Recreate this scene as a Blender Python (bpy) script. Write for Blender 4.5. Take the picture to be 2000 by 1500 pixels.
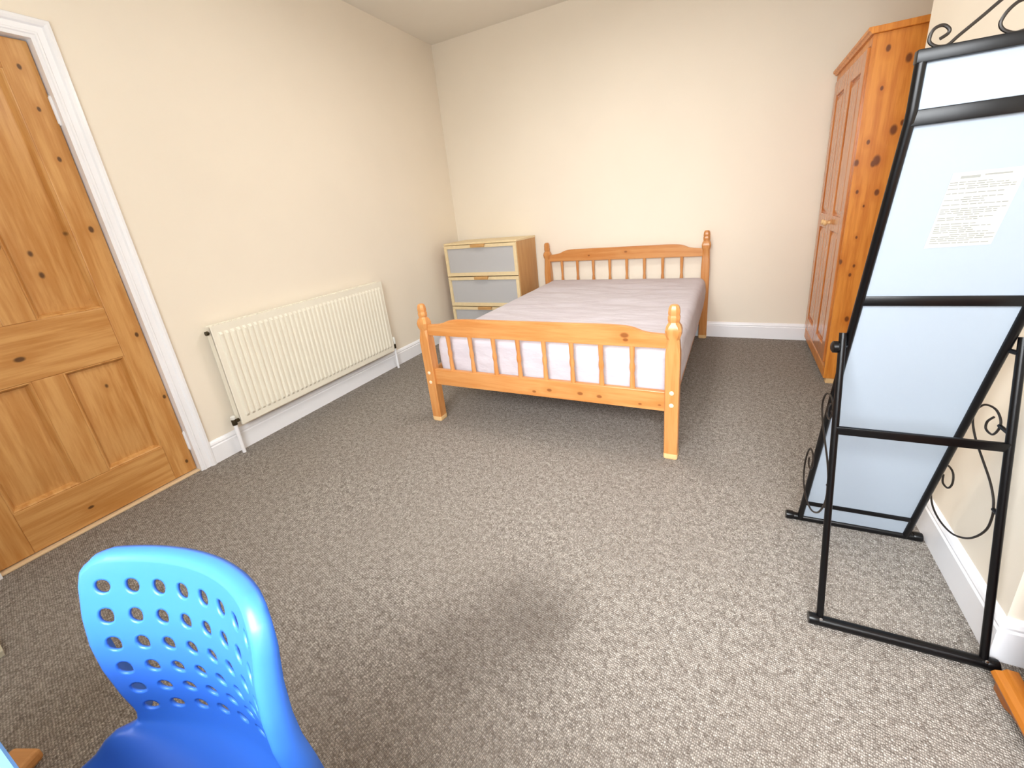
import bpy, bmesh, math, random
from mathutils import Vector, Matrix
random.seed(7)
for o in list(bpy.data.objects): bpy.data.objects.remove(o)
S = bpy.context.scene; C = S.collection
PI = math.pi

# ------------------------------------------------------------------ camera
cam = bpy.data.cameras.new('camera'); co = bpy.data.objects.new('camera', cam); C.objects.link(co)
cam.sensor_width = 36; cam.sensor_fit = 'HORIZONTAL'
cam.lens = 812.287 * 36 / 2000; cam.shift_x = -20.83 / 2000; cam.shift_y = -65.89 / 2000; cam.clip_start = .02
yw, pt, rl = -0.482858871, 0.322709047, -0.0979941739
fw = Vector((math.sin(yw)*math.cos(pt), math.cos(yw)*math.cos(pt), -math.sin(pt)))
rt = fw.cross(Vector((0,0,1))).normalized(); up = rt.cross(fw)
r2 = rt*math.cos(rl) + up*math.sin(rl); u2 = -rt*math.sin(rl) + up*math.cos(rl)
m = Matrix((r2, u2, -fw)).transposed().to_4x4(); m.translation = (0, 0, 1.2)
co.matrix_world = m
S.camera = co
# ------------------------------------------------------------------ world, lights, exposure
W = bpy.data.worlds.new('world'); S.world = W; W.use_nodes = True
wn = W.node_tree.nodes; wl = W.node_tree.links
bg = wn['Background']; bg.inputs[1].default_value = 1.0
bg.inputs[0].default_value = (.80, .90, 1.0, 1)
def area(name, loc, rot, sx, sy, energy, col, spread=180):
    l = bpy.data.lights.new(name, 'AREA'); l.shape = 'RECTANGLE'; l.size = sx; l.size_y = sy
    l.energy = energy; l.color = col; l.spread = math.radians(spread)
    o = bpy.data.objects.new(name, l); C.objects.link(o); o.location = loc; o.rotation_euler = rot
    return o
# daylight entering through the bay window behind the photographer
area('window_daylight', (-.12, -.70, 1.60), (math.radians(46), 0, 0), 1.7, 1.1, 46, (.93, .97, 1.0), 112)
area('window_fill', (-.12, -.69, 1.52), (math.radians(90), 0, 0), 1.7, 1.25, 25, (.97, .98, 1.0), 180)  # broad fill light added at the window to lift the upper walls
area('ceiling_fill', (-.9, 2.1, 2.60), (0, 0, 0), .5, .5, 15, (1.0, .965, .92))  # fill light added under the ceiling, no lamp hangs here
S.view_settings.view_transform = 'Standard'; S.view_settings.look = 'None'
S.view_settings.gamma = 1; S.view_settings.use_curve_mapping = False
S.view_settings.exposure = .52

# ------------------------------------------------------------------ material helpers
def srgb(r, g, b):
    f = lambda c: (c/255/12.92) if c/255 <= .04045 else ((c/255+.055)/1.055)**2.4
    return (f(r), f(g), f(b), 1)
class NT:
    def __init__(s, name):
        s.m = bpy.data.materials.new(name); s.m.use_nodes = True; s.t = s.m.node_tree
        s.b = s.t.nodes['Principled BSDF']
    def n(s, ty, **kw):
        x = s.t.nodes.new(ty)
        for k, v in kw.items(): setattr(x, k, v)
        return x
    def l(s, a, b): s.t.links.new(a, b)
    def obj(s): return s.n('ShaderNodeTexCoord').outputs['Object']
    def math(s, op, a, b=None, clamp=False):
        x = s.n('ShaderNodeMath', operation=op, use_clamp=clamp)
        for i, v in enumerate((a, b)):
            if v is None: continue
            if isinstance(v, (int, float)): x.inputs[i].default_value = v
            else: s.l(v, x.inputs[i])
        return x.outputs[0]
    def mix(s, fac, a, b, bt='MIX'):
        x = s.n('ShaderNodeMix', data_type='RGBA', blend_type=bt)
        for i, v in ((0, fac), (6, a), (7, b)):
            if isinstance(v, (int, float, tuple)): x.inputs[i].default_value = v
            else: s.l(v, x.inputs[i])
        return x.outputs[2]
    def scale(s, vec, sc):
        x = s.n('ShaderNodeMapping'); x.inputs['Scale'].default_value = sc; s.l(vec, x.inputs[0]); return x.outputs[0]
    def noise(s, vec, sc, det=3, rough=.5):
        x = s.n('ShaderNodeTexNoise'); x.inputs['Scale'].default_value = sc; x.inputs['Detail'].default_value = det
        x.inputs['Roughness'].default_value = rough; s.l(vec, x.inputs['Vector']); return x.outputs['Fac']
    def rng(s, v, a, b, c=0, d=1, smooth=False):
        x = s.n('ShaderNodeMapRange')
        if smooth: x.interpolation_type = 'SMOOTHSTEP'
        s.l(v, x.inputs[0])
        for i, k in enumerate((a, b, c, d)): x.inputs[i+1].default_value = k
        return x.outputs[0]
    def bump(s, h, strength, dist=.002):
        x = s.n('ShaderNodeBump'); x.inputs['Strength'].default_value = strength; x.inputs['Distance'].default_value = dist
        s.l(h, x.inputs['Height']); s.l(x.outputs[0], s.b.inputs['Normal'])
def plain(name, col, rough=.5, metal=0, spec=.5, noise=0, nscale=8, bump=0):
    k = NT(name); b = k.b
    b.inputs['Roughness'].default_value = rough; b.inputs['Metallic'].default_value = metal
    b.inputs['Specular IOR Level'].default_value = spec
    v = k.obj(); nf = k.noise(v, nscale, 4)
    c2 = tuple(max(0, c*(1-noise)) for c in col[:3]) + (1,)
    k.l(k.mix(k.rng(nf, .35, .7), col, c2), b.inputs['Base Color'])
    if bump: k.bump(k.noise(v, 220, 2), bump, .001)
    return k.m
def pine(name, light, dark, axis='z', knots=(), auto=0.0, rough=.35, spec=.5, kcol=(70, 34, 10), bands=1.0, through='y'):
    """pine grain along axis; knots = [(x, y, z, radius)] in object space; auto = share of scattered knots"""
    k = NT(name); v = k.obj()
    st = {'x': (1.2, 16, 16), 'y': (16, 1.2, 16), 'z': (16, 16, 1.2)}[axis]
    g = k.noise(k.scale(v, st), 2.2, 4, .55); fine = k.noise(k.scale(v, tuple(c*5 for c in st)), 2.0, 3)
    big = k.noise(v, 2.5, 2)
    f = k.math('ADD', k.math('MULTIPLY', k.rng(g, .38, .64, smooth=True), .65*bands), k.math('MULTIPLY', k.rng(fine, .4, .7), .22*bands))
    f = k.math('ADD', f, k.math('MULTIPLY', k.rng(big, .35, .7), .25*bands), True)
    col = k.mix(f, light, dark)
    mask = None; halo = None
    def join(a, b): return b if a is None else k.math('MAXIMUM', a, b)
    el = {'x': (.62, 1, 1), 'y': (1, .62, 1), 'z': (1, 1, .62)}[axis]
    el = tuple(.25 if a == through else c for a, c in zip('xyz', el))
    for (x, y, z, r) in knots:
        mp = k.n('ShaderNodeMapping', vector_type='POINT')
        mp.inputs['Scale'].default_value = el; mp.inputs['Location'].default_value = (-x*el[0], -y*el[1], -z*el[2])
        k.l(v, mp.inputs[0])
        ln = k.n('ShaderNodeVectorMath', operation='LENGTH'); k.l(mp.outputs[0], ln.inputs[0])
        d = ln.outputs['Value']
        mask = join(mask, k.rng(d, r, r*.45, smooth=True)); halo = join(halo, k.rng(d, r*3.2, r, smooth=True))
    if auto > 0:
        sc = {'x': (2.4, 7, 7), 'y': (7, 2.4, 7), 'z': (7, 7, 2.4)}[axis]
        vo = k.n('ShaderNodeTexVoronoi'); vo.inputs['Scale'].default_value = 1; k.l(k.scale(v, sc), vo.inputs['Vector'])
        sp = k.n('ShaderNodeSeparateColor'); k.l(vo.outputs['Color'], sp.inputs[0])
        keep = k.math('LESS_THAN', sp.outputs[0], auto)
        mask = join(mask, k.math('MULTIPLY', k.rng(vo.outputs['Distance'], .11, .05, smooth=True), keep))
        halo = join(halo, k.math('MULTIPLY', k.rng(vo.outputs['Distance'], .3, .1, smooth=True), keep))
    if mask is not None:
        col = k.mix(k.math('MULTIPLY', halo, .45), col, dark)
        col = k.mix(k.math('MULTIPLY', mask, .85), col, srgb(*kcol))
    k.l(col, k.b.inputs['Base Color'])
    k.b.inputs['Roughness'].default_value = rough; k.b.inputs['Specular IOR Level'].default_value = spec
    k.bump(fine, .08, .0006)
    return k.m

# materials
def wallpaint(name, col):
    k = NT(name); v = k.obj()
    n1 = k.noise(v, 1.3, 3); n2 = k.noise(v, 90, 3)
    c2 = tuple(c*.965 for c in col[:3]) + (1,)
    k.l(k.mix(k.rng(n1, .35, .7), col, c2), k.b.inputs['Base Color'])
    k.b.inputs['Roughness'].default_value = .75; k.b.inputs['Specular IOR Level'].default_value = .25
    k.bump(n2, .12, .0012); return k.m
M_wall = wallpaint('cream_wall_paint', srgb(246, 236, 219))
M_ceil = wallpaint('ceiling_paint', srgb(240, 234, 222))
M_trim = plain('white_gloss_paint', srgb(250, 251, 255), .3, noise=.04, nscale=5)
M_rad = plain('radiator_enamel', srgb(243, 238, 222), .32, noise=.03)
def carpet():
    k = NT('loop_carpet'); v = k.obj()
    rot = k.n('ShaderNodeMapping'); rot.inputs['Rotation'].default_value = (0, 0, math.radians(12)); k.l(v, rot.inputs[0])
    rv = rot.outputs[0]
    vo = k.n('ShaderNodeTexVoronoi'); vo.inputs['Scale'].default_value = 1; vo.inputs['Randomness'].default_value = .42
    k.l(k.scale(rv, (230, 165, 1)), vo.inputs['Vector'])
    sp = k.n('ShaderNodeSeparateColor'); k.l(vo.outputs['Color'], sp.inputs[0])
    tuft = k.rng(vo.outputs['Distance'], .0, .62, 1, 0, True)
    fl = k.noise(rv, 120, 4, .7); mid = k.noise(rv, 45, 3, .6); big = k.noise(rv, 2.2, 3)
    a = k.mix(k.rng(sp.outputs[0], .1, .95), srgb(158, 149, 141), srgb(220, 213, 204))
    a = k.mix(k.rng(fl, .38, .66), a, srgb(128, 118, 109)); 
    a = k.mix(k.math('MULTIPLY', k.rng(mid, .42, .62), .45), a, srgb(222, 214, 204))
    a = k.mix(k.math('MULTIPLY', k.rng(tuft, 0, .55, 1, 0), .62), a, srgb(66, 59, 53))
    a = k.mix(k.math('MULTIPLY', k.rng(big, .4, .68), .22), a, srgb(140, 130, 121))
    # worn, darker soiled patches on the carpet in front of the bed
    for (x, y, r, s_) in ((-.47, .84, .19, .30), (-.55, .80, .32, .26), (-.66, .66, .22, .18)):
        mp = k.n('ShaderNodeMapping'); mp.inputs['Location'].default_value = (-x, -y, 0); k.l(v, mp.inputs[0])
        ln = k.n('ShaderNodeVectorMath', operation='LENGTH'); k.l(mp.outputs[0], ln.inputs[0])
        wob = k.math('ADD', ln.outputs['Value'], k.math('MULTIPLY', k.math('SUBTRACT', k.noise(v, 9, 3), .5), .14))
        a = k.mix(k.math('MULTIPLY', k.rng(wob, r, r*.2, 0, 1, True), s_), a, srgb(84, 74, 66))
    k.l(a, k.b.inputs['Base Color'])
    k.b.inputs['Roughness'].default_value = .95; k.b.inputs['Specular IOR Level'].default_value = .1
    k.bump(k.math('ADD', tuft, k.math('MULTIPLY', fl, .6)), .75, .004)
    return k.m
M_carpet = carpet()
BEDL, BEDD = srgb(212, 152, 92), srgb(196, 126, 64)
M_bed = pine('bed_pine_upright', BEDL, BEDD, 'z', auto=.1, rough=.3)
M_bedx = pine('bed_pine_lengthwise', BEDL, BEDD, 'x', rough=.3, kcol=(136, 76, 34),
    knots=[(-.43, 1.85, .612, .017), (-.425, 1.85, .59, .011), (-.92, 1.85, .272, .01), (-.83, 1.85, .29, .012), (-.66, 1.85, .29, .013), (-.56, 1.85, .285, .012), (-.36, 1.85, .27, .008),
           (-.27, 1.85, .275, .007), (-.86, 3.8, .77, .012), (-1.2, 3.8, .75, .01)])
M_bedy = pine('bed_pine_side', BEDL, BEDD, 'y', auto=.25, rough=.3)
M_capend = plain('pale_endgrain', srgb(236, 196, 140), .5, noise=.1, nscale=60)
M_bolt = plain('pale_bolt_cap', srgb(240, 214, 184), .4)
M_doorL, M_doorD = srgb(216, 164, 100), srgb(188, 128, 62)
def door_mat(name, axis, knots): return pine(name, M_doorL, M_doorD, axis, knots=knots, rough=.38, kcol=(58, 28, 8), through='x')
M_ward = pine('wardrobe_pine', srgb(228, 150, 62), srgb(190, 104, 28), 'z', rough=.34, kcol=(84, 34, 8), bands=.8,
    knots=[(.615, 2.95, 1.781, .013), (.701, 2.95, 1.723, .017), (.614, 2.95, 1.61, .009), (.689, 2.95, 1.412, .02), (.72, 2.95, 1.44, .012), (.593, 2.95, 1.369, .01),
           (.556, 2.95, 1.274, .014), (.64, 2.95, 1.275, .022), (.628, 2.95, 1.262, .015), (.578, 2.95, 1.127, .009), (.663, 2.95, 1.116, .014), (.616, 2.95, 1.051, .006), (.606, 2.95, .887, .007),
           (.55, 2.95, .754, .012), (.615, 2.95, .73, .008), (.603, 2.95, .679, .009), (.621, 2.95, .419, .014), (.75, 2.95, 1.0, .014), (.8, 2.95, .6, .012), (.53, 3.1, 1.25, .012), (.53, 3.42, .35, .014), (.53, 3.1, .4, .01)])
M_wfront = pine('wardrobe_front_pine', srgb(206, 132, 70), srgb(172, 96, 38), 'z', auto=.3, rough=.16, spec=.8, kcol=(84, 34, 8), bands=.8)
M_birch = plain('birch_effect', srgb(236, 214, 170), .45, noise=.07, nscale=30)
M_birchs = pine('birch_side', srgb(206, 160, 106), srgb(188, 138, 84), 'z', rough=.5, bands=.7)
M_frost = plain('frosted_panel', srgb(190, 190, 192), .35, noise=.03, nscale=3)
M_handle = pine('drawer_pull_wood', srgb(214, 170, 112), srgb(188, 138, 80), 'x', rough=.45)
M_black = plain('black_enamel_steel', srgb(7, 7, 9), .3, metal=.0, spec=.32)
M_iron = plain('bronzed_wire', srgb(34, 27, 22), .4, metal=.2)
M_chrome = plain('chrome', srgb(220, 222, 226), .15, metal=1)
M_back = plain('mirror_backing_board', srgb(156, 166, 177), .8, spec=.15, noise=.02, nscale=4)
M_paper = plain('label_paper', srgb(181, 181, 175), .6, noise=.02)
M_ink = plain('faded_print', srgb(140, 142, 138), .7)
M_brass = plain('aged_valve_metal', srgb(70, 62, 46), .35, metal=.8)
M_dark = plain('dark_gap', srgb(30, 26, 24), .8)
M_plastic = plain('white_plastic', srgb(236, 236, 230), .35)
M_blue = plain('blue_polypropylene', srgb(52, 108, 206), .36, spec=.45, noise=.02)
M_desk = plain('white_desk_laminate', srgb(232, 244, 246), .25)
M_teal = plain('pale_teal_edging', srgb(130, 180, 184), .3)
M_tan = pine('tan_wood', srgb(206, 150, 92), srgb(176, 118, 60), 'x', rough=.5)
M_box = plain('pale_card', srgb(196, 192, 172), .7, noise=.05)
M_thresh = pine('threshold_light_gap', srgb(240, 214, 176), srgb(220, 186, 140), 'y', rough=.4)  # pale colour stands in for light leaking under the closed door
M_pine2 = pine('dark_varnished_pine', srgb(186, 116, 40), srgb(150, 82, 18), 'y', auto=.2, rough=.3)
M_glass = NT('window_glass'); M_glass.b.inputs['Transmission Weight'].default_value = 1; M_glass.b.inputs['Roughness'].default_value = 0; M_glass = M_glass.m
k = NT('silvered_mirror'); k.b.inputs['Metallic'].default_value = 1; k.b.inputs['Roughness'].default_value = .02; k.b.inputs['Base Color'].default_value = (.9, .92, .92, 1); M_mirror = k.m
def sheet(name, c1, c2):
    k = NT(name); v = k.obj()
    n = k.noise(k.scale(v, (1, 3, 2)), 5, 4, .6)
    k.l(k.mix(k.rng(n, .35, .7), c1, c2), k.b.inputs['Base Color'])
    k.b.inputs['Roughness'].default_value = .85; k.b.inputs['Specular IOR Level'].default_value = .15
    k.bump(k.noise(k.scale(v, (2, 6, 4)), 6, 3, .6), .5, .01); return k.m
M_sheet = sheet('fitted_sheet_cloth', srgb(208, 202, 208), srgb(200, 192, 199))

# ------------------------------------------------------------------ mesh helpers
def new(): return bmesh.new()
def box(bm, x0, x1, y0, y1, z0, z1, bev=0, seg=2):
    r = bmesh.ops.create_cube(bm, size=1); vs = r['verts']
    for v in vs:
        v.co = Vector((x0+(v.co.x+.5)*(x1-x0), y0+(v.co.y+.5)*(y1-y0), z0+(v.co.z+.5)*(z1-z0)))
    if bev:
        es = list({e for v in vs for e in v.link_edges})
        bmesh.ops.bevel(bm, geom=es, offset=bev, segments=seg, profile=.5, affect='EDGES')
    return bm
def prism(bm, prof, fn, t0, t1):
    """closed outline prof swept from t0 to t1; fn(a, b, t) gives the 3-D point"""
    A = [bm.verts.new(fn(a, b, t0)) for a, b in prof]; B = [bm.verts.new(fn(a, b, t1)) for a, b in prof]
    n = len(prof); fs = []
    for i in range(n): fs.append(bm.faces.new((A[i], A[(i+1) % n], B[(i+1) % n], B[i])))
    fs.append(bm.faces.new(A)); fs.append(bm.faces.new(B[::-1]))
    bmesh.ops.recalc_face_normals(bm, faces=fs); return bm
def loft(bm, rings, cap=True):
    R = [[bm.verts.new(p) for p in r] for r in rings]; n = len(R[0]); fs = []
    for a, b in zip(R, R[1:]):
        for i in range(n): fs.append(bm.faces.new((a[i], a[(i+1) % n], b[(i+1) % n], b[i])))
    if cap: fs.append(bm.faces.new(R[0])); fs.append(bm.faces.new(R[-1]))
    bmesh.ops.recalc_face_normals(bm, faces=fs); return bm
def tube(bm, pts, r, seg=10):
    pts = [Vector(p) for p in pts]; rings = []; prev = None
    for i, p in enumerate(pts):
        t = (pts[min(i+1, len(pts)-1)] - pts[max(i-1, 0)]).normalized()
        if prev is None:
            a = Vector((0, 0, 1)) if abs(t.z) < .9 else Vector((1, 0, 0))
            prev = t.cross(a).normalized()
        n = (prev - t*prev.dot(t)).normalized(); b = t.cross(n); prev = n
        rr = r if not isinstance(r, (list, tuple)) else r[i]
        rings.append([p + n*rr*math.cos(2*PI*j/seg) + b*rr*math.sin(2*PI*j/seg) for j in range(seg)])
    return loft(bm, rings)
def spline(pts, n=10, closed=False):
    P = [Vector(p) for p in pts]; out = []
    for i in range(len(P)-1):
        a = P[max(i-1, 0)]; b = P[i]; c = P[i+1]; d = P[min(i+2, len(P)-1)]
        for k in range(n):
            t = k/n; out.append(.5*((2*b) + (c-a)*t + (2*a-5*b+4*c-d)*t*t + (3*b-a-3*c+d)*t**3))
    out.append(P[-1]); return out
def lathe(bm, prof, origin, axis='z', seg=20):
    O = Vector(origin); rings = []
    for r, h in prof:
        ring = []
        for j in range(seg):
            a = 2*PI*j/seg; c, s = math.cos(a)*max(r, 1e-4), math.sin(a)*max(r, 1e-4)
            ring.append(O + {'z': Vector((c, s, h)), 'x': Vector((h, c, s)), 'y': Vector((c, h, s))}[axis])
        rings.append(ring)
    return loft(bm, rings)
def obj(name, bm, mat, parent=None, smooth=False, label=None, angle=35):
    me = bpy.data.meshes.new(name); bm.to_mesh(me); bm.free(); me.materials.append(mat)
    o = bpy.data.objects.new(name, me); C.objects.link(o)
    if smooth:
        for p in me.polygons: p.use_smooth = True
        bm2 = bmesh.new(); bm2.from_mesh(me)
        for e in bm2.edges:
            if len(e.link_faces) == 2 and e.calc_face_angle(0) > math.radians(angle): e.smooth = False
        bm2.to_mesh(me); bm2.free()
    if parent: o.parent = parent
    if label: o['label'] = label
    return o
def thing(name, label, cat, loc=(0, 0, 0), rz=0, group=None):
    o = bpy.data.objects.new(name, None); C.objects.link(o); o.empty_display_size = .1
    o.location = loc; o.rotation_euler = (0, 0, rz); o['label'] = label; o['category'] = cat
    if group: o['group'] = group
    return o
def struct(o, label, cat=None):
    o['kind'] = 'structure'; o['label'] = label; o['category'] = cat or 'wall'; return o
# left wall frame: x = distance from the wall into the room, y = minus distance from the room corner
P0 = (-2.67, 3.852, 0); RZ = math.radians(1.70)
def onwall(o): o.location = P0; o.rotation_euler = (0, 0, RZ); return o

# ------------------------------------------------------------------ room shell
CH = 2.75; YR = -.78; XR = 1.16; BX = .665; BY0 = 1.18; BY1 = 2.60
bm = new(); box(bm, -3.1, XR+.15, YR-.15, 4.0, -.12, 0); struct(obj('floor', bm, M_carpet), 'grey brown loop pile carpet covering the floor', 'floor')
bm = new(); box(bm, -3.1, XR+.15, YR-.15, 4.0, CH, CH+.1); struct(obj('ceiling', bm, M_ceil), 'plain off white ceiling', 'ceiling')
bm = new()
for a in ((-2.895, .15, 0, CH), (-5.0, -3.665, 0, CH), (-3.665, -2.895, 2.05, CH)): box(bm, -.12, 0, a[0], a[1], a[2], a[3])
struct(onwall(obj('wall_left', bm, M_wall)), 'cream painted left wall with the pine door and radiator')
bm = new(); box(bm, -2.85, XR+.12, 3.852, 3.97, 0, CH); struct(obj('wall_back', bm, M_wall), 'cream painted back wall behind the bed')
bm = new()
WX0, WX1, WZ0, WZ1 = -1.0, .95, .88, 2.18
box(bm, -3.0, WX0, YR-.12, YR, 0, CH); box(bm, WX1, XR+.12, YR-.12, YR, 0, CH); box(bm, WX0, WX1, YR-.12, YR, 0, WZ0); box(bm, WX0, WX1, YR-.12, YR, WZ1, CH)
struct(obj('wall_front', bm, M_wall), 'cream painted window wall behind the camera')
bm = new(); box(bm, XR, XR+.12, YR-.1, 3.95, 0, CH)
struct(obj('wall_right', bm, M_wall), 'cream painted right wall in the alcoves')
bm = new(); box(bm, BX, XR+.01, BY0, BY1, 0, CH)
struct(obj('wall_chimney_breast', bm, M_wall), 'cream painted chimney breast projecting behind the mirror stand')
# window
win = struct(thing('window_1', 'x', 'window'), 'white framed window in the wall behind the camera', 'window')
bm = new()
for a in ((WX0, WX0+.06, WZ0, WZ1), (WX1-.06, WX1, WZ0, WZ1), (WX0+.06, WX1-.06, WZ0, WZ0+.06), (WX0+.06, WX1-.06, WZ1-.06, WZ1), (-.055, .005, WZ0+.06, WZ1-.06)):
    box(bm, a[0], a[1], YR-.10, YR-.04, a[2], a[3], .004)
obj('window_frame', bm, M_trim, win)
bm = new(); box(bm, WX0-.05, WX1+.05, YR-.02, YR+.05, WZ0-.035, WZ0-.002, .006); obj('window_sill', bm, M_trim, win)
for a in ((WX0+.06, -.055), (.005, WX1-.06)):
    bm = new(); box(bm, a[0], a[1], YR-.075, YR-.069, WZ0+.06, WZ1-.06); obj('pane', bm, M_glass, win)
# baseboards: moulded profile (thickness, height)
SK = [(0, 0), (.018, 0), (.018, .098), (.014, .104), (.016, .112), (.012, .122), (.006, .130), (0, .132)]
bm = new(); prism(bm, SK, lambda a, b, t: (a, -t, b), .0, 2.832)
prism(bm, SK, lambda a, b, t: (a, -t, b), 3.74, 4.62)
struct(onwall(obj('baseboard_left', bm, M_trim)), 'white skirting board under the radiator', 'skirting board')
bm = new(); prism(bm, SK, lambda a, b, t: (t, 3.852-a, b), -2.65, XR); struct(obj('baseboard_back', bm, M_trim), 'white skirting board behind the bed', 'skirting board')
bm = new(); loft(bm, [[(XR, BY0-a, b) for a, b in SK], [(BX-a, BY0-a, b) for a, b in SK], [(BX-a, BY1+a, b) for a, b in SK], [(XR, BY1+a, b) for a, b in SK]])
struct(obj('baseboard_chimney_breast', bm, M_trim), 'white skirting board round the chimney breast behind the mirror', 'skirting board')
bm = new(); prism(bm, SK, lambda a, b, t: (XR-a, t, b), YR, BY0-.018); prism(bm, SK, lambda a, b, t: (XR-a, t, b), BY1+.018, 3.834)
struct(obj('baseboard_right', bm, M_trim), 'white skirting board in the right alcoves', 'skirting board')
bm = new(); prism(bm, SK, lambda a, b, t: (t, YR+a, b), -2.8, XR-.018); struct(obj('baseboard_front', bm, M_trim), 'white skirting board under the window', 'skirting board')
# door surround (architrave), stepped moulding, mitred
AR = [(.000, 0), (.000, .013), (.012, .015), (.016, .019), (.022, .019), (.026, .015), (.046, .015), (.052, .022), (.062, .026), (.072, .024), (.076, .018), (.076, 0)]   # (outwards from opening, thickness)
UI, ULO, ZI = 2.905, 3.655, 2.035
bm = new()
def ring_at(c): # c: corner index of the surround path
    out = []
    for a, t in AR:
        if c == 0: out.append((t, -(UI-a), 0))
        if c == 1: out.append((t, -(UI-a), ZI+a))
        if c == 2: out.append((t, -(ULO+a), ZI+a))
        if c == 3: out.append((t, -(ULO+a), 0))
    return out
loft(bm, [ring_at(i) for i in range(4)])
struct(onwall(obj('trim_1', bm, M_trim, smooth=True, angle=25)), 'white moulded door surround', 'door frame')
bm = new()   # lining inside the opening
box(bm, -.12, .0, -UI, -2.893, 0, 2.045); box(bm, -.12, .0, -3.667, -ULO, 0, 2.045); box(bm, -.12, .0, -ULO, -UI, ZI, 2.052)
struct(onwall(obj('trim_2', bm, M_trim)), 'white door lining', 'door frame')
bm = new(); box(bm, -.11, .000, -ULO, -UI, 0, .011, .003)
struct(onwall(obj('trim_3', bm, M_thresh)), 'wooden threshold strip, coloured pale for the light gap under the pine door', 'threshold')

# ------------------------------------------------------------------ door
DX = -.022          # face of the door
door = thing('door_1', 'x', 'door'); struct(door, 'four panel pine door with knots', 'door'); onwall(door)
def wl(p): # (u, z, r) -> knot in door space
    return (DX, -p[0], p[1], p[2])
kn = [wl(p) for p in ((2.962,1.93,.009),(2.955,1.78,.008),(2.955,1.59,.009),(2.945,1.30,.012),(2.935,.80,.010),(2.925,.46,.009),(2.94,.08,.009),(3.16,1.22,.012),(3.03,1.29,.010),(3.155,1.13,.013),(3.245,1.26,.012),
     (3.11,.60,.010),(3.05,.56,.005),(3.33,.815,.014),(3.34,.09,.009),(3.04,1.0,.007))]
Dz = door_mat('door_pine_upright', 'z', kn); Dy = door_mat('door_pine_across', 'y', kn)
DL, DR_ = 3.650, 2.909  # u limits
def dbox(name, u0, u1, z0, z1, mat, x1=DX, bev=.003):
    bm = new(); box(bm, -.062, x1, -u1, -u0, z0, z1, bev); return obj(name, bm, mat, door)
dbox('stile', DR_, 3.012, .016, 2.030, Dz); dbox('stile', 3.548, DL, .016, 2.030, Dz)
dbox('rail', 3.012, 3.548, .016, .215, Dy); dbox('rail', 3.012, 3.548, .715, .955, Dy); dbox('rail', 3.012, 3.548, 1.915, 2.030, Dy)
dbox('muntin', 3.232, 3.330, .215, .715, Dz); dbox('muntin', 3.232, 3.330, .955, 1.915, Dz)
def dpanel(u0, u1, z0, z1):
    bm = new()
    def rg(i, x): return [(x, -(u0+i), z0+i), (x, -(u1-i), z0+i), (x, -(u1-i), z1-i), (x, -(u0+i), z1-i)]
    loft(bm, [rg(0, -.05), rg(0, DX-.002), rg(.004, DX-.001), rg(.009, DX-.006), rg(.015, DX-.020), rg(.018, DX-.025), rg(.060, DX-.0190), rg(.064, DX-.0185)])
    obj('panel', bm, Dz, door, True, angle=20)
for a in ((3.012, 3.232, .215, .715), (3.330, 3.548, .215, .715), (3.012, 3.232, .955, 1.915), (3.330, 3.548, .955, 1.915)): dpanel(*a)
for z in (1.78, .19):
    bm = new(); lathe(bm, [(.007, -.05), (.007, .05)], (DX+.004, -2.907, z), 'z', 12); lathe(bm, [(.004, -.056), (.004, .056)], (DX+.004, -2.907, z), 'z', 10)
    obj('hinge', bm, M_trim, door, True, label='white painted hinge')
bm = new(); box(bm, DX, DX+.004, -3.62, -3.58, .93, 1.08, .001); obj('latch_plate', bm, M_brass, door)
bm = new(); lathe(bm, [(.008, 0), (.008, .03), (.02, .035), (.027, .05), (.02, .064), (.004, .068)], (DX+.003, -3.60, 1.03), 'x', 20); obj('door_knob', bm, M_brass, door, True)

# ------------------------------------------------------------------ radiator
rad = thing('radiator', 'cream ribbed panel radiator on the left wall beside the door', 'radiator'); onwall(rad)
RU0, RU1, RZ0, RZ1 = 1.345, 2.668, .175, .765
bm = new()
NR = 38; pitch = (RU1-RU0-.05)/NR; cols = [(RU0, 0)]
for i in range(NR):
    b = RU0+.025+i*pitch
    for t, d in ((.0, 0), (.16, 0), (.32, 1), (.68, 1), (.84, 0)): cols.append((b+t*pitch, d))
cols += [(RU1-.025, 0), (RU1, 0)]
rows = [(RZ0, 0), (RZ0+.035, 0), (RZ0+.05, 1), (RZ1-.055, 1), (RZ1-.04, 0), (RZ1, 0)]
XF = .088
G = [[bm.verts.new((XF + (.010 if (c and r) else 0), -u, z)) for u, c in cols] for z, r in rows]
for a, b in zip(G, G[1:]):
    for i in range(len(cols)-1): bm.faces.new((a[i], a[i+1], b[i+1], b[i]))
bmesh.ops.recalc_face_normals(bm, faces=bm.faces[:])
box(bm, XF-.014, XF-.0005, -RU1, -RU0, RZ0, RZ1, .003)
obj('front_panel', bm, M_rad, rad)
bm = new(); box(bm, .03, .044, -RU1+.01, -RU0-.01, RZ0, RZ1, .003); obj('rear_panel', bm, M_rad, rad)
bm = new(); box(bm, .044, XF-.014, -RU1+.015, -RU0-.015, RZ1-.012, RZ1-.004)
for i in range(40):
    u = RU0+.04+i*(RU1-RU0-.08)/39; box(bm, .048, XF-.018, -u-.004, -u+.004, RZ1-.010, RZ1+.001)
for u in (RU0, RU1): 
    s_ = 1 if u == RU0 else -1
    box(bm, .036, XF+.001, min(-u, -u-s_*.012), max(-u, -u-s_*.012), RZ0+.02, RZ1-.004, .002)
obj('top_grille', bm, M_rad, rad)
for zz in (RZ1-.035,):
    bm = new(); lathe(bm, [(.012, 0), (.012, .012), (.006, .013), (.005, .018)], (.065, -RU1-.018, zz), 'y', 14); obj('bleed_plug', bm, M_brass, rad, True)
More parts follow.
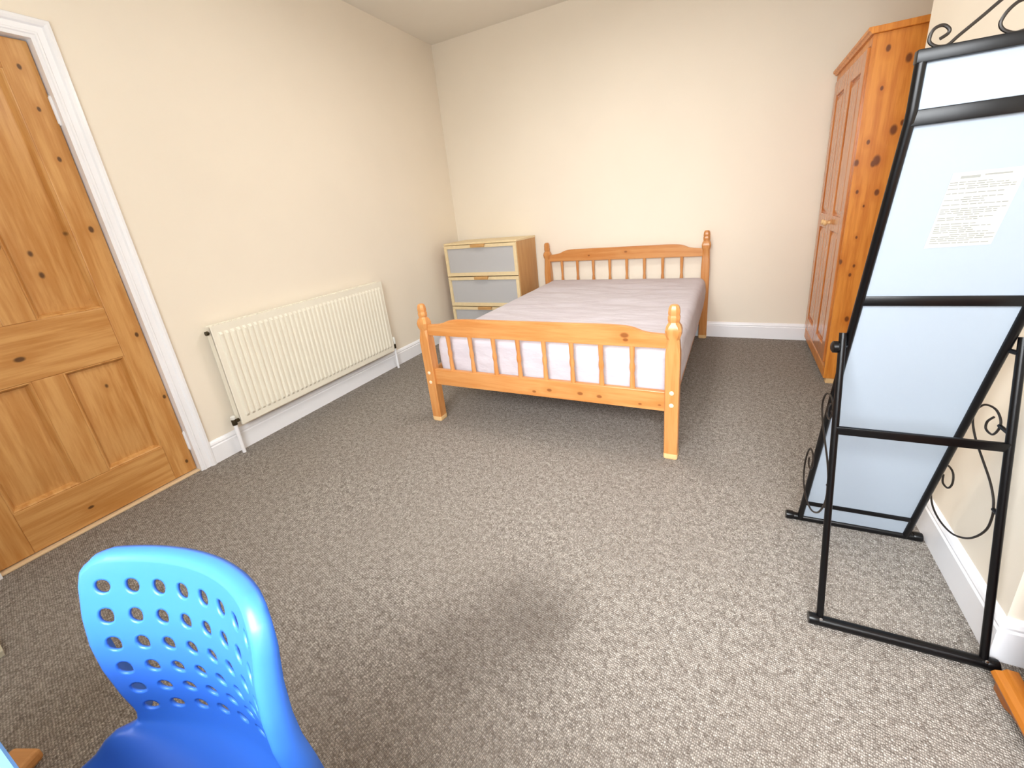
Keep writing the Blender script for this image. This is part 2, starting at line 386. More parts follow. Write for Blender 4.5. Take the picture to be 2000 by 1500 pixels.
for u, s_ in ((RU1, -1), (RU0, 1)):
    y = -u + s_*.028
    bm = new(); tube(bm, [(.065, -u-s_*.004, RZ0+.028), (.065, y-s_*.004, RZ0+.028)], .011); lathe(bm, [(.013, -.018), (.014, -.012), (.014, .012), (.010, .02)], (.065, y, RZ0+.026), 'z', 14)
    v = obj('valve', bm, M_brass, rad, True)
    bm = new()
    if s_ > 0: lathe(bm, [(.009, .018), (.016, .024), (.018, .04), (.017, .075), (.012, .082)], (.065, y, RZ0+.026), 'z', 16)
    else: lathe(bm, [(.010, .015), (.013, .02), (.013, .034), (.009, .038)], (.065, y, RZ0+.026), 'z', 16)
    obj('valve_cap', bm, M_plastic, v, True)
    bm = new(); tube(bm, [(.065, y, RZ0+.012), (.065, y, .002)], .010, 12); obj('pipe', bm, M_trim, rad, True)
for u in (RU0+.2, RU1-.2):
    bm = new(); box(bm, .0, .031, -u-.015, -u+.015, RZ0+.06, RZ1-.06, .002); obj('wall_bracket', bm, M_rad, rad)

# ------------------------------------------------------------------ chest of drawers
CX0, CX1, CY0, CY1, CZ = -2.545, -1.750, 3.42, 3.825, .962
ch = thing('chest_of_drawers', 'pale birch chest of drawers with frosted grey drawer fronts in the corner by the bed', 'chest of drawers')
bm = new(); box(bm, CX0, CX0+.018, CY0+.004, CY1, 0, CZ-.018, .001); obj('side_panel', bm, M_birchs, ch)
bm = new(); box(bm, CX1-.018, CX1, CY0+.004, CY1, 0, CZ-.018, .001); obj('side_panel', bm, M_birchs, ch)
bm = new(); box(bm, CX0-.002, CX1+.002, CY0-.004, CY1+.004, CZ-.018, CZ, .002); obj('top', bm, M_birch, ch)
bm = new(); box(bm, CX0+.018, CX1-.018, CY1-.008, CY1, .02, CZ-.018); obj('back_panel', bm, M_birch, ch)
bm = new(); box(bm, CX0+.018, CX1-.018, CY0+.02, CY0+.035, 0, .055); obj('plinth', bm, M_birch, ch)
tops = [.940, .637, .340]; bots = [.645, .348, .060]
for zt, zb in zip(tops, bots):
    dr = thing('drawer', '', '', (0, 0, 0)); del dr['label']; del dr['category']; dr.parent = ch
    x0, x1 = CX0+.003, CX1-.003
    fr = .030
    bm = new()
    box(bm, x0, x1, CY0-.016, CY0+.003, zt-fr, zt, .002); box(bm, x0, x1, CY0-.016, CY0+.003, zb, zb+fr+.004, .002)
    box(bm, x0, x0+fr, CY0-.016, CY0+.003, zb+fr+.004, zt-fr, .002); box(bm, x1-fr, x1, CY0-.016, CY0+.003, zb+fr+.004, zt-fr, .002)
    obj('drawer_frame', bm, M_birch, dr)
    bm = new(); box(bm, x0+fr-.004, x1-fr+.004, CY0-.004, CY0+.001, zb+fr, zt-fr+.002); obj('frosted_panel', bm, M_frost, dr)
    bm = new(); box(bm, x0+.03, x1-.03, CY0+.006, CY1-.03, zb+.01, zt-.04); obj('drawer_box', bm, M_birchs, dr)
    xm = (x0+x1)/2
    bm = new(); prism(bm, [(-.016, .004), (-.034, .004), (-.038, .0), (-.038, -.022), (-.031, -.022), (-.028, -.008), (-.016, -.008)], lambda a, b, t: (t, CY0+a, zt+b), xm-.075, xm+.075)
    obj('handle', bm, M_handle, dr)

# ------------------------------------------------------------------ bed
bed = thing('double_bed', 'orange pine double bed frame with spindled headboard and footboard', 'bed', (0, 0, 0))
XL, XRt = -1.607, -.215; YF = 1.855; YH = 3.80
def sq(cx, cy, h, z, ch_=.22):
    c = h*ch_; p = [(-h+c, -h), (h-c, -h), (h, -h+c), (h, h-c), (h-c, h), (-h+c, h), (-h, h-c), (-h, -h+c)]
    return [(cx+a, cy+b, z) for a, b in p]
def post(cx, cy, top, head):
    s = top - .745
    k = [(0, .028, .2), (.03, .031, .12), (.45, .0315, .12), (.53+s*.5, .0315, .14), (.565+s*.8, .028, .3), (.59+s, .026, .45), (.612+s, .033, .35), (.632+s, .0345, .3), (.652+s, .030, .4), (.663+s, .0235, .58), (.668+s, .0225, .6), (.674+s, .0245, .56),
         (.692+s, .0250, .55), (.697+s, .0232, .58), (.702+s, .0232, .58), (.707+s, .0245, .56), (.730+s, .0225, .58), (.741+s, .018, .6), (.745+s, .011, .6)]
    bm = new(); loft(bm, [sq(cx, cy, h, z, c) for z, h, c in k]); o = obj('post', bm, M_bed, bed, True, angle=28)
    bm = new(); loft(bm, [sq(cx, cy, .0285, .0, .2), sq(cx, cy, .0318, .006, .14), sq(cx, cy, .0322, .03, .12)]); obj('foot_cap', bm, M_capend, o, label='pale worn foot')
    return o
pf = [post(XL, YF, .745, 0), post(XRt, YF, .757, 0)]; ph = [post(XL-.012, YH, .885, 1), post(XRt+.012, YH, .91, 1)]
for p_, zz in ((pf[0], (.325, .264)), (pf[1], (.350, .288))):
    cx = XL if p_ is pf[0] else XRt
    for z in zz:
        bm = new(); lathe(bm, [(.0105, .0), (.0105, -.002), (.007, -.0045), (.001, -.005)], (cx, YF-.0315, z), 'y', 18); obj('bolt_cap', bm, M_bolt, p_, True)
def top_rail(y, xl, xr, z0, zs, zc, th):
    # outline: straight underside, top rises from the posts through an ogee to a flat crown
    L = xr-xl; P = [(xl, z0), (xr, z0), (xr, zs)]
    cur = spline([(xr, zs, 0), (xr-.04, zs+.002, 0), (xr-.10, zs+(zc-zs)*.25, 0), (xr-.16, zs+(zc-zs)*.80, 0), (xr-.24, zc, 0), (xr-.36, zc+.001, 0)], 5)
    P += [(p.x, p.y) for p in cur[1:]]
    cur = spline([(xl+.36, zc+.001, 0), (xl+.24, zc, 0), (xl+.16, zs+(zc-zs)*.80, 0), (xl+.10, zs+(zc-zs)*.25, 0), (xl+.04, zs+.002, 0), (xl, zs, 0)], 5)
    P += [(p.x, p.y) for p in cur]
    bm = new(); prism(bm, P, lambda a, b, t: (a, t, b), y-th/2, y+th/2)
    bmesh.ops.bevel(bm, geom=[e for e in bm.edges if abs(e.verts[0].co.y-e.verts[1].co.y) < 1e-5 and min(e.verts[0].co.x, e.verts[1].co.x) >= xl-1e-4 and not (abs(e.verts[0].co.x-e.verts[1].co.x) < 1e-5 and abs(e.verts[0].co.z-e.verts[1].co.z) > .02)], offset=.004, segments=2, affect='EDGES')
    return obj('top_rail', bm, M_bedx, bed, True, angle=40)
top_rail(YF, XL+.027, XRt-.027, .557, .622, .658, .026)
top_rail(YH, XL+.015, XRt-.015, .705, .770, .812, .026)
bm = new(); box(bm, XL+.029, XRt-.029, YF-.014, YF+.014, .245, .345, .004); obj('bottom_rail', bm, M_bedx, bed)
bm = new(); box(bm, XL+.02, XRt-.02, YH-.014, YH+.014, .25, .35, .004); obj('bottom_rail', bm, M_bedx, bed)
def spindle_bm(x, y, z0, z1):
    bm = new(); n = 16; rings = []
    for i in range(n+1):
        t = i/n; z = z0 + (z1-z0)*t
        w = .0105 + .0035*math.exp(-((t-.5)/.09)**2) + .003*abs(t-.5)*2 - .002*math.exp(-((t-.36)/.06)**2) - .002*math.exp(-((t-.64)/.06)**2)
        rings.append([(x+w*math.cos(a), y+w*math.sin(a)*.9, z) for a in [2*PI*j/10 for j in range(10)]])
    return loft(bm, rings)
for i in range(8):
    obj('spindle', spindle_bm(-1.451+i*.1505, YF, .342, .560), M_bed, bed, True)
for i in range(8):
    obj('spindle', spindle_bm(-1.475+i*.155, YH, .345, .708), M_bed, bed, True)
for x in (XL+.008, XRt-.008):
    bm = new(); box(bm, x-.013, x+.013, YF+.03, YH-.03, .245, .345, .004); obj('side_rail', bm, M_bedy, bed)
bm = new(); box(bm, (XL+XRt)/2-.02, (XL+XRt)/2+.02, YF+.014, YH-.014, .250, .262); obj('centre_rail', bm, M_bedy, bed)
for i in range(13):
    y = YF+.10+i*.145; bm = new(); box(bm, XL+.022, XRt-.022, y, y+.07, .262, .278, .002); obj('slat', bm, M_bedx, bed)

# mattress with fitted sheet
MX0, MX1, MY0, MY1, MZ0, MZ1 = -1.575, -.205, YF+.045, YH-.022, .280, .535
bm = new()
def mat_pt(u, v, side=None): pass
NX, NY, NZ = 56, 76, 10
box(bm, MX0, MX1, MY0, MY1, MZ0, MZ1)
bmesh.ops.bevel(bm, geom=[e for e in bm.edges], offset=.045, segments=4, profile=.55, affect='EDGES')
bmesh.ops.triangulate(bm, faces=[f for f in bm.faces if len(f.verts) > 4])
me_t = bmesh.ops.subdivide_edges(bm, edges=[e for e in bm.edges if e.calc_length() > .12], cuts=40, use_grid_fill=True)
from mathutils import noise as NZn
for v in bm.verts:
    x, y, z = v.co
    tx = (x-MX0)/(MX1-MX0); ty = (y-MY0)/(MY1-MY0); tz = (z-MZ0)/(MZ1-MZ0)
    if tz > .93:   # shallow creases across the sheet
        a = NZn.noise(Vector((x*1.6+y*.5, y*7+x*1.5, 1))); b = NZn.noise(Vector((x*3.5, y*13-x*4, 5)))
        ed = min(1, min(tx, 1-tx)*8, min(ty, 1-ty)*8)
        v.co.z += ed*(-abs(a)*.020 + b*.008) + .006*ed - .010*(1-abs(2*tx-1))*math.exp(-((ty-.5)/.3)**2)*ed
    else:
        a = NZn.noise(Vector((x*9, y*6, z*9))); b = NZn.noise(Vector((x*14+z*18, y*9+z*10, 9)))
        k_ = math.sin(PI*max(0, min(1, tz)))
        dx = (1 if tx > .98 else -1 if tx < .02 else 0); dy = (1 if ty > .985 else -1 if ty < .015 else 0)
        v.co.x += dx*k_*(.016+a*.008 + b*.004) if dx > 0 else dx*k_*(.004+b*.002)
        if dy < 0: v.co.y += dy*k_*(.004+a*.006+b*.004)
mt = obj('mattress', bm, M_sheet, None, True, angle=70)
mt['label'] = 'thick double mattress in a creased pale pinkish fitted sheet on the pine bed'; mt['category'] = 'mattress'

# ------------------------------------------------------------------ wardrobe
wd = thing('wardrobe', 'tall knotty orange pine wardrobe standing against the back wall on the right', 'wardrobe')
WXF, WXB, WY0, WY1, WT = .545, 1.10, 2.950, 3.825, 1.852
bm = new(); box(bm, WXF+.02, WXB, WY0, WY0+.018, .035, WT, .001); obj('side_panel', bm, M_ward, wd)
bm = new(); box(bm, WXF+.02, WXB, WY1-.018, WY1, .035, WT, .001); obj('side_panel', bm, M_ward, wd)
bm = new(); box(bm, WXB-.008, WXB, WY0+.018, WY1-.018, .05, WT); obj('back_panel', bm, M_ward, wd)
bm = new(); prism(bm, [(0, 0), (-.006, 0), (-.012, .010), (-.020, .014), (-.022, .024), (-.020, .030), (0, .030)], lambda a, b, t: (WXF+a, t, WT+b), WY0-.018, WY1+.004)
box(bm, WXF, WXB, WY0-.018, WY1+.004, WT, WT+.030, .003); obj('cornice', bm, M_ward, wd)
bm = new(); box(bm, WXF+.004, WXF+.02, WY0, WY0+.030, .035, WT); box(bm, WXF+.004, WXF+.02, WY1-.030, WY1, .035, WT); box(bm, WXF+.004, WXF+.02, WY0+.03, WY1-.03, WT-.04, WT); obj('front_frame', bm, M_ward, wd)
bm = new(); prism(bm, [(0, .035), (-.010, .035), (-.012, .10), (-.006, .118), (0, .122)], lambda a, b, t: (WXF+.014+a, t, b), WY0+.030, WY1-.030); obj('plinth', bm, M_ward, wd)
for x, y in ((WXF+.03, WY0+.004), (WXF+.03, WY1-.044), (WXB-.05, WY0+.004), (WXB-.05, WY1-.044)):
    bm = new(); box(bm, x-.012, x+.032, y, y+.04, 0, .036, .003); obj('foot', bm, M_capend, wd)
def wdoor(y0, y1, knob_y):
    d = thing('door', '', ''); del d['label']; del d['category']; d.parent = wd
    z0, z1 = .130, WT-.045; xf = WXF-.006; xb = WXF+.014; st = .085
    for a in ((y0, y0+st), (y1-st, y1)):
        bm = new(); box(bm, xf, xb, a[0], a[1], z0, z1, .003); obj('stile', bm, M_wfront, d)
    for a in ((z0, z0+.09), (z1-.09, z1), (.90, .99)):
        bm = new(); box(bm, xf, xb, y0+st, y1-st, a[0], a[1], .003); obj('rail', bm, M_wfront, d)
    for a in ((z0+.09, .90), (.99, z1-.09)):
        bm = new()
        def rg(i, x): return [(x, y0+st+i, a[0]+i), (x, y1-st-i, a[0]+i), (x, y1-st-i, a[1]-i), (x, y0+st+i, a[1]-i)]
        loft(bm, [rg(-.002, xb-.002), rg(-.002, xf+.011), rg(.010, xf+.011), rg(.034, xf+.004), rg(.036, xf+.003)]); obj('panel', bm, M_wfront, d)
    if knob_y:
        bm = new(); lathe(bm, [(.010, 0), (.008, -.010), (.009, -.014), (.016, -.020), (.017, -.028), (.013, -.034), (.003, -.036)], (xf, knob_y, .945), 'x', 20); obj('knob', bm, M_capend, d, True)
WM = (WY0+WY1)/2
wdoor(WY0+.033, WM-.002, WM-.04); wdoor(WM+.002, WY1-.033, WM+.04)

# ------------------------------------------------------------------ standing mirror, seen from behind
ms = thing('standing_mirror', 'black metal framed full length mirror on an easel stand, seen from its white back', 'mirror', (.446, 1.35, 0), math.radians(2.3))
RX = .154; LX = .172; R_ = .0095
ZB, ZT = 1.305, 1.412
def ry(z): return .225 - .30*min(z, ZB)
bm = new()
for s_ in (-1, 1):
    bm2 = [(s_*RX, ry(.012), .012), (s_*RX, ry(.6), .6), (s_*RX, ry(1.295), 1.295), (s_*RX, ry(1.31), 1.315), (s_*RX, ry(1.4), ZT)]
    b_ = new(); tube(b_, bm2, R_, 12); obj('upright', b_, M_black, ms, True)
bm.free()
def bar(name, x0, x1, y, z, r=.009, h=None, mat=M_black):
    b_ = new()
    if h: box(b_, x0, x1, y-h[0], y+h[0], z-h[1], z+h[1], .002)
    else: tube(b_, [(x0, y, z), (x1, y, z)], r, 12)
    return obj(name, b_, mat, ms, True)
bar('cross_bar', -RX, RX, ry(.102), .102, h=(.005, .008))
bar('cross_bar', -RX, RX, ry(.905), .905, h=(.006, .0125)); bar('cross_bar', -RX, RX, ry(1.30), 1.300, h=(.006, .0145)); bar('cross_bar', -RX-.0095, RX+.0095, ry(1.4), ZT-.006, h=(.0095, .0115))
bar('base_bar', -.187, .187, .225, .0135, .0135); bar('base_bar', -.187, .187, -.225, .0145, .0145)
for y in (.225, -.225):
    for s_ in (-1, 1):
        b_ = new(); lathe(b_, [(.0145, -.004), (.0156, 0), (.0156, .016), (.0145, .020)], (s_*.187-.008, y, .0157), 'x', 16); obj('end_cap', b_, M_black, ms, True)
# rear prop legs with pivot knobs
LY0, LY1, LZ1 = -.225, -.022, .812
def ly(z): return LY0 + (LY1-LY0)*z/LZ1
for s_ in (-1, 1):
    b_ = new(); tube(b_, [(s_*LX, LY0, .012), (s_*LX, ly(.4), .4), (s_*LX, LY1, LZ1)], .0088, 12); lg = obj('leg', b_, M_black, ms, True)
    b_ = new(); lathe(b_, [(.013, s_*.006), (.016, s_*.010), (.016, s_*.020), (.010, s_*.024)], (s_*LX, ly(.775), .775), 'x', 16); obj('pivot_knob', b_, M_black, lg, True)
    for zz, yy in ((.585, -.034), (.385, -.100)):
        b_ = new(); tube(b_, [(s_*(LX-.001), ly(zz)+.004, zz), (s_*(LX-.001), yy, zz)], .005, 8); obj('scroll_joint', b_, M_black, lg, True)
    b_ = new(); tube(b_, [(s_*(LX-.004), ly(.775), .775), (s_*(RX+.002), ry(.775)+.002, .775)], .006, 10); obj('pivot_pin', b_, M_black, lg, True)
    b_ = new(); lathe(b_, [(.0045, -.0102), (.004, -.012), (.001, -.0128)], (s_*LX, LY0, .030), 'y', 10); obj('screw', b_, M_chrome, lg, True)
bar('prop_bar', -LX, LX, ly(.555)-.002, .555, h=(.005, .0115))
for s_ in (-1, 1):   # wire scrolls at the sides, in the plane x = const
    path = [(-0.005, 0.594), (0.014, 0.571), (0.011, 0.551), (-0.018, 0.551), (-0.035, 0.577), (-0.032, 0.6), (-0.003, 0.615), (0.042, 0.606), (0.072, 0.573), (0.071, 0.541), (0.038, 0.504), (-0.009, 0.473), (-0.058, 0.441), (-0.086, 0.413), (-0.098, 0.39), (-0.104, 0.368), (-0.1, 0.325), (-0.073, 0.277), (-0.034, 0.236), (0.026, 0.2), (0.094, 0.188), (0.148, 0.199), (0.176, 0.232), (0.18, 0.282), (0.161, 0.334), (0.132, 0.362), (0.095, 0.36), (0.084, 0.33), (0.1, 0.303), (0.13, 0.301), (0.137, 0.325)]
    b_ = new(); tube(b_, spline([(s_*(LX-.001), a, b) for a, b in path], 5), .0027, 7); obj('side_scroll', b_, M_iron, ms, True)
# crest scrolls on top, in the vertical plane of the top bar
yc = ry(1.4)
for s_ in (-1, 1):
    path = [(-0.132, 1.430), (-0.122, 1.436), (-0.121, 1.443), (-0.13, 1.451), (-0.14, 1.45), (-0.146, 1.443), (-0.147, 1.429), (-0.138, 1.420), (-0.128, 1.417), (-0.118, 1.418), (-0.105, 1.430), (-0.078, 1.453), (-0.057, 1.472), (-.030, 1.494), (-.012, 1.512), (0, 1.53)]
    b_ = new(); tube(b_, spline([((a if s_ < 0 else -a), yc, b) for a, b in path], 6), .0030, 8); obj('crest_scroll', b_, M_iron, ms, True)
    path = [(-.012, 1.466), (-0.025, 1.466), (-0.035, 1.463), (-0.045, 1.453), (-0.051, 1.44), (-0.050, 1.431), (-0.043, 1.423), (-0.03, 1.417), (-0.018, 1.418), (0, 1.424)]
    b_ = new(); tube(b_, spline([((a if s_ < 0 else -a), yc, b) for a, b in path], 6), .0030, 8); obj('crest_scroll', b_, M_iron, ms, True)
# backing board (white back), mirror glass on the far side
def slab(name, z0, z1, yo0, yo1, mat, x=RX-.008):
    b_ = new(); R = []
    zs = [z0, ZB, z1] if z1 > ZB and z0 < ZB else [z0, z1]
    prof = [(ry(z)+yo0, z) for z in zs] + [(ry(z)+yo1, z) for z in zs[::-1]]
    prism(b_, prof, lambda a, b, t: (t, a, b), -x, x); return obj(name, b_, mat, ms)
slab('backing_board', .018, ZT-.012, .001, .005, M_back); slab('mirror_glass', .018, ZT-.012, .0053, .009, M_mirror)
# care label with faded print, stuck on the backing board
LBX0, LBX1, LBZ0, LBZ1 = -.064, .052, 1.034, 1.192
def tilt(a, b, off): return (a, ry(b)+.001-off, b-off*.0)
lb = new()
A = [lb.verts.new(tilt(a, b, .0008)) for a, b in ((LBX0, LBZ0), (LBX1-.006, LBZ0+.004), (LBX1, LBZ1), (LBX0+.006, LBZ1-.002))]; lb.faces.new(A[::-1]); 
g = bmesh.ops.extrude_face_region(lb, geom=lb.faces[:]); bmesh.ops.translate(lb, verts=[e for e in g['geom'] if isinstance(e, bmesh.types.BMVert)], vec=(0, .0006, 0)); bmesh.ops.recalc_face_normals(lb, faces=lb.faces[:])
lab = obj('label', lb, M_paper, ms)
pb = new(); random.seed(3)
def strip(x0, x1, z, h): 
    vs = [pb.verts.new(tilt(a, b, .0012)) for a, b in ((x0, z), (x1, z), (x1, z+h), (x0, z+h))]; pb.faces.new(vs)
z = LBZ1-.012
strip(LBX0+.02, LBX0+.05, z-.002, .005); strip(LBX0+.056, LBX1-.02, z+.001, .003); z -= .010
lines = [(.010, .035), (.045, .02), (.006, .03), (.05, .05), (.006, .05)]
while z > LBZ0+.006:
    x = LBX0+.006+random.choice((0, .0, .03)); e = LBX1-random.choice((.008, .02, .045))
    while x < e-.004:
        w = random.uniform(.006, .018); strip(x, min(x+w, e), z, .0020); x += w+.0022
    z -= random.choice((.0042, .0042, .0055, .009))
pr_ = obj('printed_lines', pb, M_ink, lab); pr_['kind'] = 'stuff'

# ------------------------------------------------------------------ blue chair
chx, chy, chh = -.614, .170, .1147
chair = thing('chair', 'blue plastic shell chair with rows of round holes in the backrest', 'chair', (chx, chy, 0), chh)
# local frame: +x lateral, -y the way the chair faces
ds, dz = .041, .0422
DPR = [.0, .010, .016, .018, .016, .013]
# profile of the centre line (f = forward, z) parametrised by row number k (0 = top hole row)
prof = [(-.95, -.006, .800), (-.6, -.004, .7853)] + [(float(i), DPR[i], .760-dz*i) for i in range(6)] + \
       [(5.6, .014, .524), (6.3, .020, .498), (7.1, .040, .474), (7.9, .072, .459), (9.0, .120, .450), (10.5, .185, .447), (12.5, .270, .450), (14.5, .350, .456), (15.6, .395, .452), (16.2, .418, .440), (16.6, .428, .424)]
def prof_at(k):
    if k <= prof[0][0]: return Vector(prof[0][1:])
    for i in range(len(prof)-1):
        if k <= prof[i+1][0] + 1e-9:
            a = Vector(prof[max(i-1, 0)][1:]); b = Vector(prof[i][1:]); c = Vector(prof[i+1][1:]); d = Vector(prof[min(i+2, len(prof)-1)][1:])
            t = (k-prof[i][0])/(prof[i+1][0]-prof[i][0])
            if prof[i][0] < 5 and prof[i][0] >= 0: return b.lerp(c, t)
            return .5*((2*b) + (c-a)*t + (2*a-5*b+4*c-d)*t*t + (3*b-a-3*c+d)*t**3)
    return Vector(prof[-1][1:])
def lerp_tab(tab, k):
    if k <= tab[0][0]: return tab[0][1]
    for (a, va), (b, vb) in zip(tab, tab[1:]):
        if k <= b:
            t = (k-a)/(b-a); t = t*t*(3-2*t); return va+(vb-va)*t
    return tab[-1][1]
HW = [(-.95, .134), (-.78, .153), (-.5, .1665), (0, .1715), (2, .1725), (4, .171), (5.5, .1675), (6.3, .170), (8, .195), (10, .212), (13, .215), (15, .200), (16.2, .175), (16.6, .16)]
RR = [(0, .339), (4, .345), (5.5, .345), (7.5, .30), (9, .42), (12, .6), (16.6, 1.2)]
GS = [(-.95, .80), (-.78, .92), (-.5, 1.0), (5.5, 1.0), (16.6, 1.0)]
def shell(t, k):
    """t lateral coordinate in hole pitches, k row coordinate"""
    g = lerp_tab(GS, k) if k < -.5 else 1.0
    lat = abs(t)*ds*g
    if abs(t) > 4: lat = 4*ds*g + (abs(t)-4)/.5*(lerp_tab(HW, k)-4*ds*g) if lerp_tab(HW, k) > 4*ds*g else 4*ds*g+(abs(t)-4)*.002
    if k > 6 : # spread evenly over the seat
        w = min(1, (k-6)/2); lat = lat*(1-w) + (abs(t)/4.5)*lerp_tab(HW, k)*w
    lat *= (1 if t >= 0 else -1)
    r = lerp_tab(RR, k); th = lat/r
    p = prof_at(k); q = (prof_at(k+.05)-prof_at(k-.05 if k > -.9 else k)).normalized()
    n = Vector((-q.y, q.x))      # inward (forward on the back, up on the seat)
    if n.x < 0 and k < 6: n = -n
    if k >= 6 and n.y < 0: n = -n
    d = r*(1-math.cos(th))
    return Vector((r*math.sin(th), -(p.x+n.x*d), p.y+n.y*d)), Vector((0, -n.x, n.y))
bm = new(); cache = {}
def V(t, k):
    key = (round(t, 4), round(k, 4))
    if key not in cache: cache[key] = bm.verts.new(shell(t, k)[0])
    return cache[key]
ts = [-4.5, -4.33, -4.16] + [-4+.25*i for i in range(33)] + [4.16, 4.33, 4.5]
ks = [-.95, -.87, -.78, -.68, -.58] + [-.5+.25*i for i in range(25)] + [5.75, 6, 6.3, 6.6, 6.9, 7.2, 7.5, 7.9, 8.4, 9, 9.75, 10.5, 11.5, 12.5, 13.5, 14.5, 15.2, 15.7, 16.0, 16.2, 16.4, 16.6]
hr = [.255]*6
for i in range(len(ks)-1):
    for j in range(len(ts)-1):
        k0, k1, t0, t1 = ks[i], ks[i+1], ts[j], ts[j+1]
        if -.5 <= k0 and k1 <= 5.5 and -4 <= t0 and t1 <= 4: continue
        bm.faces.new((V(t0, k0), V(t1, k0), V(t1, k1), V(t0, k1)))
for r in range(6):
    for c in range(8):
        tc = c-3.5; kc = float(r); outer = []
        for a in range(4): outer.append((tc-.5+.25*a, kc-.5))
        for a in range(4): outer.append((tc+.5, kc-.5+.25*a))
        for a in range(4): outer.append((tc+.5-.25*a, kc+.5))
        for a in range(4): outer.append((tc-.5, kc+.5-.25*a))
        inner = []; mid = []
        for (a, b) in outer:
            an = math.atan2(b-kc, a-tc); ir = .262; inner.append((tc+ir*math.cos(an), kc+ir*.97*math.sin(an)))
            mid.append((tc+(ir+.07)*math.cos(an), kc+(ir+.07)*.97*math.sin(an)))
        O = [V(*p) for p in outer]; I = [V(*p) for p in inner]; Mi = [V(*p) for p in mid]
        for a in range(16):
            b = (a+1) % 16; bm.faces.new((O[a], O[b], Mi[b], Mi[a])); bm.faces.new((Mi[a], Mi[b], I[b], I[a]))
bmesh.ops.recalc_face_normals(bm, faces=bm.faces[:])
# rolled rim: the outer border turns back and away from the sitter
border = [(t, ks[0]) for t in ts] + [(4.5, k_) for k_ in ks[1:]] + [(t, ks[-1]) for t in ts[::-1][1:]] + [(-4.5, k_) for k_ in ks[::-1][1:-1]]
base = [V(*p) for p in border]; nb = len(border)
cen = [b.co.copy() for b in base]
layers = [base]
depth = []
for (t, k_) in border:
    depth.append(.020 + .012*max(0, min(1, (k_+.9)/5)) if k_ < 6 else max(.02, .032-(k_-6)*.002))
for li, (a_, o_) in enumerate(((.003, .0035), (.008, .0055), (.014, .006), (1.0, .005))):
    lay = []
    for idx, (t, k_) in enumerate(border):
        P, N = shell(t, k_); r = lerp_tab(RR, k_)
        lat = P.x; th = math.asin(max(-1, min(1, lat/r)))
        inward = (N*math.cos(th) + Vector((-math.sin(th), 0, 0))).normalized()
        tan = (cen[(idx+1) % nb]-cen[idx-1]).normalized(); out = tan.cross(inward).normalized()
        mid_ = Vector((0, 0, 0)); 
        ctr = shell(0, k_)[0] if ks[0] < k_ < ks[-1] else shell(t*.9, k_+(.5 if k_ < 5 else -.5))[0]
        if out.dot(P-ctr) < 0: out = -out
        dd = depth[idx]*(a_ if a_ < 1 else 1) if a_ == 1.0 else min(depth[idx]*.9, a_)
        lay.append(bm.verts.new(P - inward*dd + out*o_))
    layers.append(lay)
for A_, B_ in zip(layers, layers[1:]):
    for i in range(nb): bm.faces.new((A_[i], A_[(i+1) % nb], B_[(i+1) % nb], B_[i]))
bmesh.ops.recalc_face_normals(bm, faces=bm.faces[:])
sh = obj('shell', bm, M_blue, chair, True, angle=60)
md = sh.modifiers.new('thickness', 'SOLIDIFY'); md.thickness = .0045; md.offset = 0
# legs and under-frame
for sx in (-1, 1):
    for f0, f1 in ((.11, .03), (.31, .38)):
        b_ = new(); tube(b_, [(sx*.12, -f0, .430), (sx*.135, -(f0+(f1-f0)*.25), .36), (sx*.17, -f1, .004)], [.012, .012, .010], 12); lg = obj('leg', b_, M_chrome, chair, True)
        b_ = new(); lathe(b_, [(.012, 0), (.013, .004), (.012, .018)], (sx*.17, -f1, 0), 'z', 14); obj('foot_cap', b_, M_black, lg, True)
for y_ in (-.31, -.11):
    b_ = new(); box(b_, -.13, .13, y_-.015, y_+.015, .424, .438, .003); obj('under_frame', b_, M_black, chair)

# ------------------------------------------------------------------ desk in front of the window
dk = thing('desk', 'white desk top with a pale teal edge at the bottom left corner of the view', 'desk')
DZ = .752
b_ = new(); box(b_, -1.34, .36, -.66, -.020, DZ-.022, DZ, .003); obj('desk_top', b_, M_desk, dk)
b_ = new(); tube(b_, [(-1.34, -.016, DZ-.011), (.36, -.016, DZ-.011)], .011, 10); obj('edging', b_, M_teal, dk, True)
for x in (-1.30, .32):
    for y in (-.62, -.09):
        b_ = new(); box(b_, x-.02, x+.02, y-.02, y+.02, 0, DZ-.022, .004); obj('leg', b_, M_trim, dk)

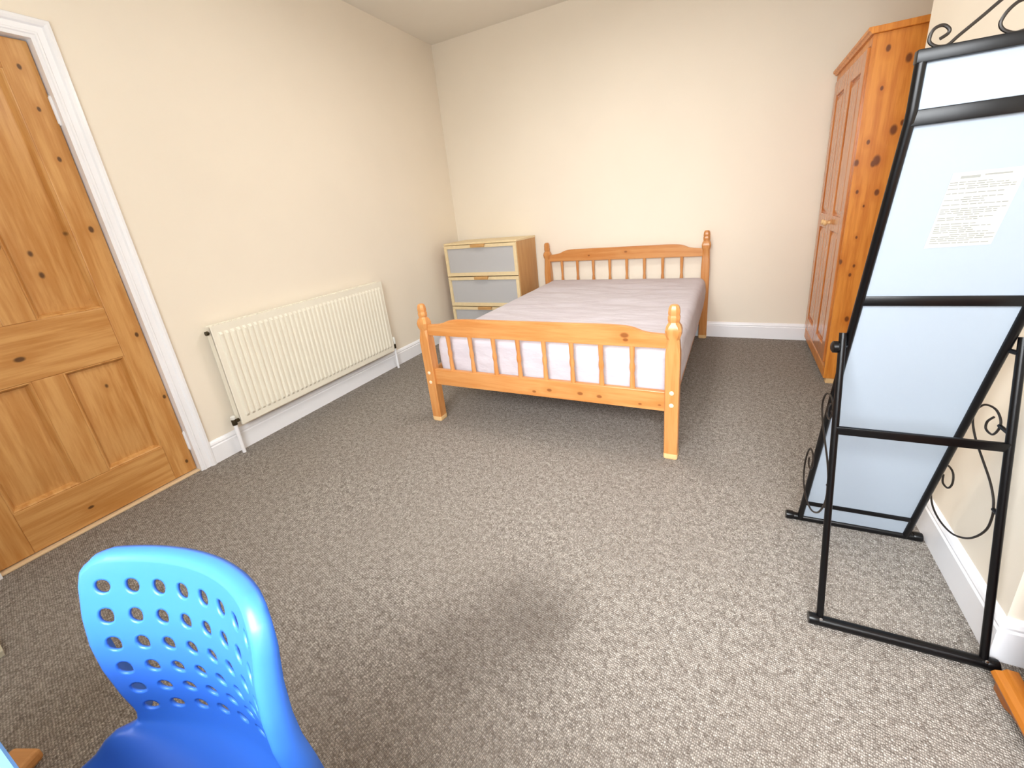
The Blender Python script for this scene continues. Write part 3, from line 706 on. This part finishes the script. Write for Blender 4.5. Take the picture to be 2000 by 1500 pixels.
# ------------------------------------------------------------------ small things at the left edge
bx = thing('box', 'flat pale card box on the carpet at the left edge near the door', 'box', (-2.143, -.02, 0), math.radians(-4))
b_ = new(); box(b_, -.11, .11, -.11, .11, .0, .020, .003); obj('box_body', b_, M_box, bx)
b_ = new(); box(b_, -.112, .112, -.112, .112, .016, .024, .002); obj('lid', b_, M_box, bx)
b_ = new(); box(b_, -.04, .04, -.025, .025, 0, .035, .01)
tb = obj('wooden_block', b_, M_tan); tb.location = (-1.52, -.01, 0); tb.rotation_euler = (0, 0, .4); tb['label'] = 'small tan wooden block on the carpet beside the teal edged desk at bottom left'; tb['category'] = 'block'

# ------------------------------------------------------------------ pine chest at the lower right, by the chimney breast
pc = thing('pine_cabinet', 'dark varnished pine cabinet with moulded plinth at the lower right edge of the view', 'cabinet')
QX, QY0, QY1 = .628, .30, 1.078
# shaped plinth front: feet at both ends, arch between
cut = [(QY1, 0), (QY1-.045, 0), (QY1-.060, .008), (QY1-.075, .016), (QY1-.10, .019), (QY0+.10, .019), (QY0+.075, .016), (QY0+.060, .008), (QY0+.045, 0), (QY0, 0), (QY0, .034), (QY1, .034)]
b_ = new(); prism(b_, cut, lambda a, b, t: (t, a, b), QX, QX+.018); obj('plinth', b_, M_pine2, pc)
b_ = new(); box(b_, QX+.018, 1.12, QY1-.018, QY1, 0, .034, .002); obj('plinth', b_, M_pine2, pc)
b_ = new(); box(b_, QX+.018, 1.12, QY0, QY0+.018, 0, .034, .002); obj('plinth', b_, M_pine2, pc)
b_ = new(); prism(b_, [(-.008, .034), (-.010, .042), (-.004, .050), (.008, .054), (.014, .062), (.034, .062), (.034, .034)], lambda a, b, t: (QX+a, t, b), QY0-.004, QY1+.008); obj('plinth_moulding', b_, M_pine2, pc, label='rounded plinth moulding')
b_ = new(); box(b_, QX+.030, 1.12, QY0+.012, QY1-.020, .0605, .86, .003); bd = obj('body', b_, M_pine2, pc)
b_ = new(); box(b_, QX+.005, 1.125, QY0-.004, QY1-.004, .86, .885, .005); obj('top', b_, M_pine2, pc)
for i in range(3):
    z0 = .11+i*.248
    b_ = new(); box(b_, QX+.014, QX+.031, QY0+.03, QY1-.04, z0, z0+.236, .004); d_ = obj('drawer', b_, M_pine2, pc)
    for y in (QY0+.2, QY1-.21):
        b_ = new(); lathe(b_, [(.009, 0), (.008, -.012), (.016, -.02), (.014, -.03), (.002, -.033)], (QX+.014, y, z0+.118), 'x', 16); obj('knob', b_, M_pine2, d_, True)
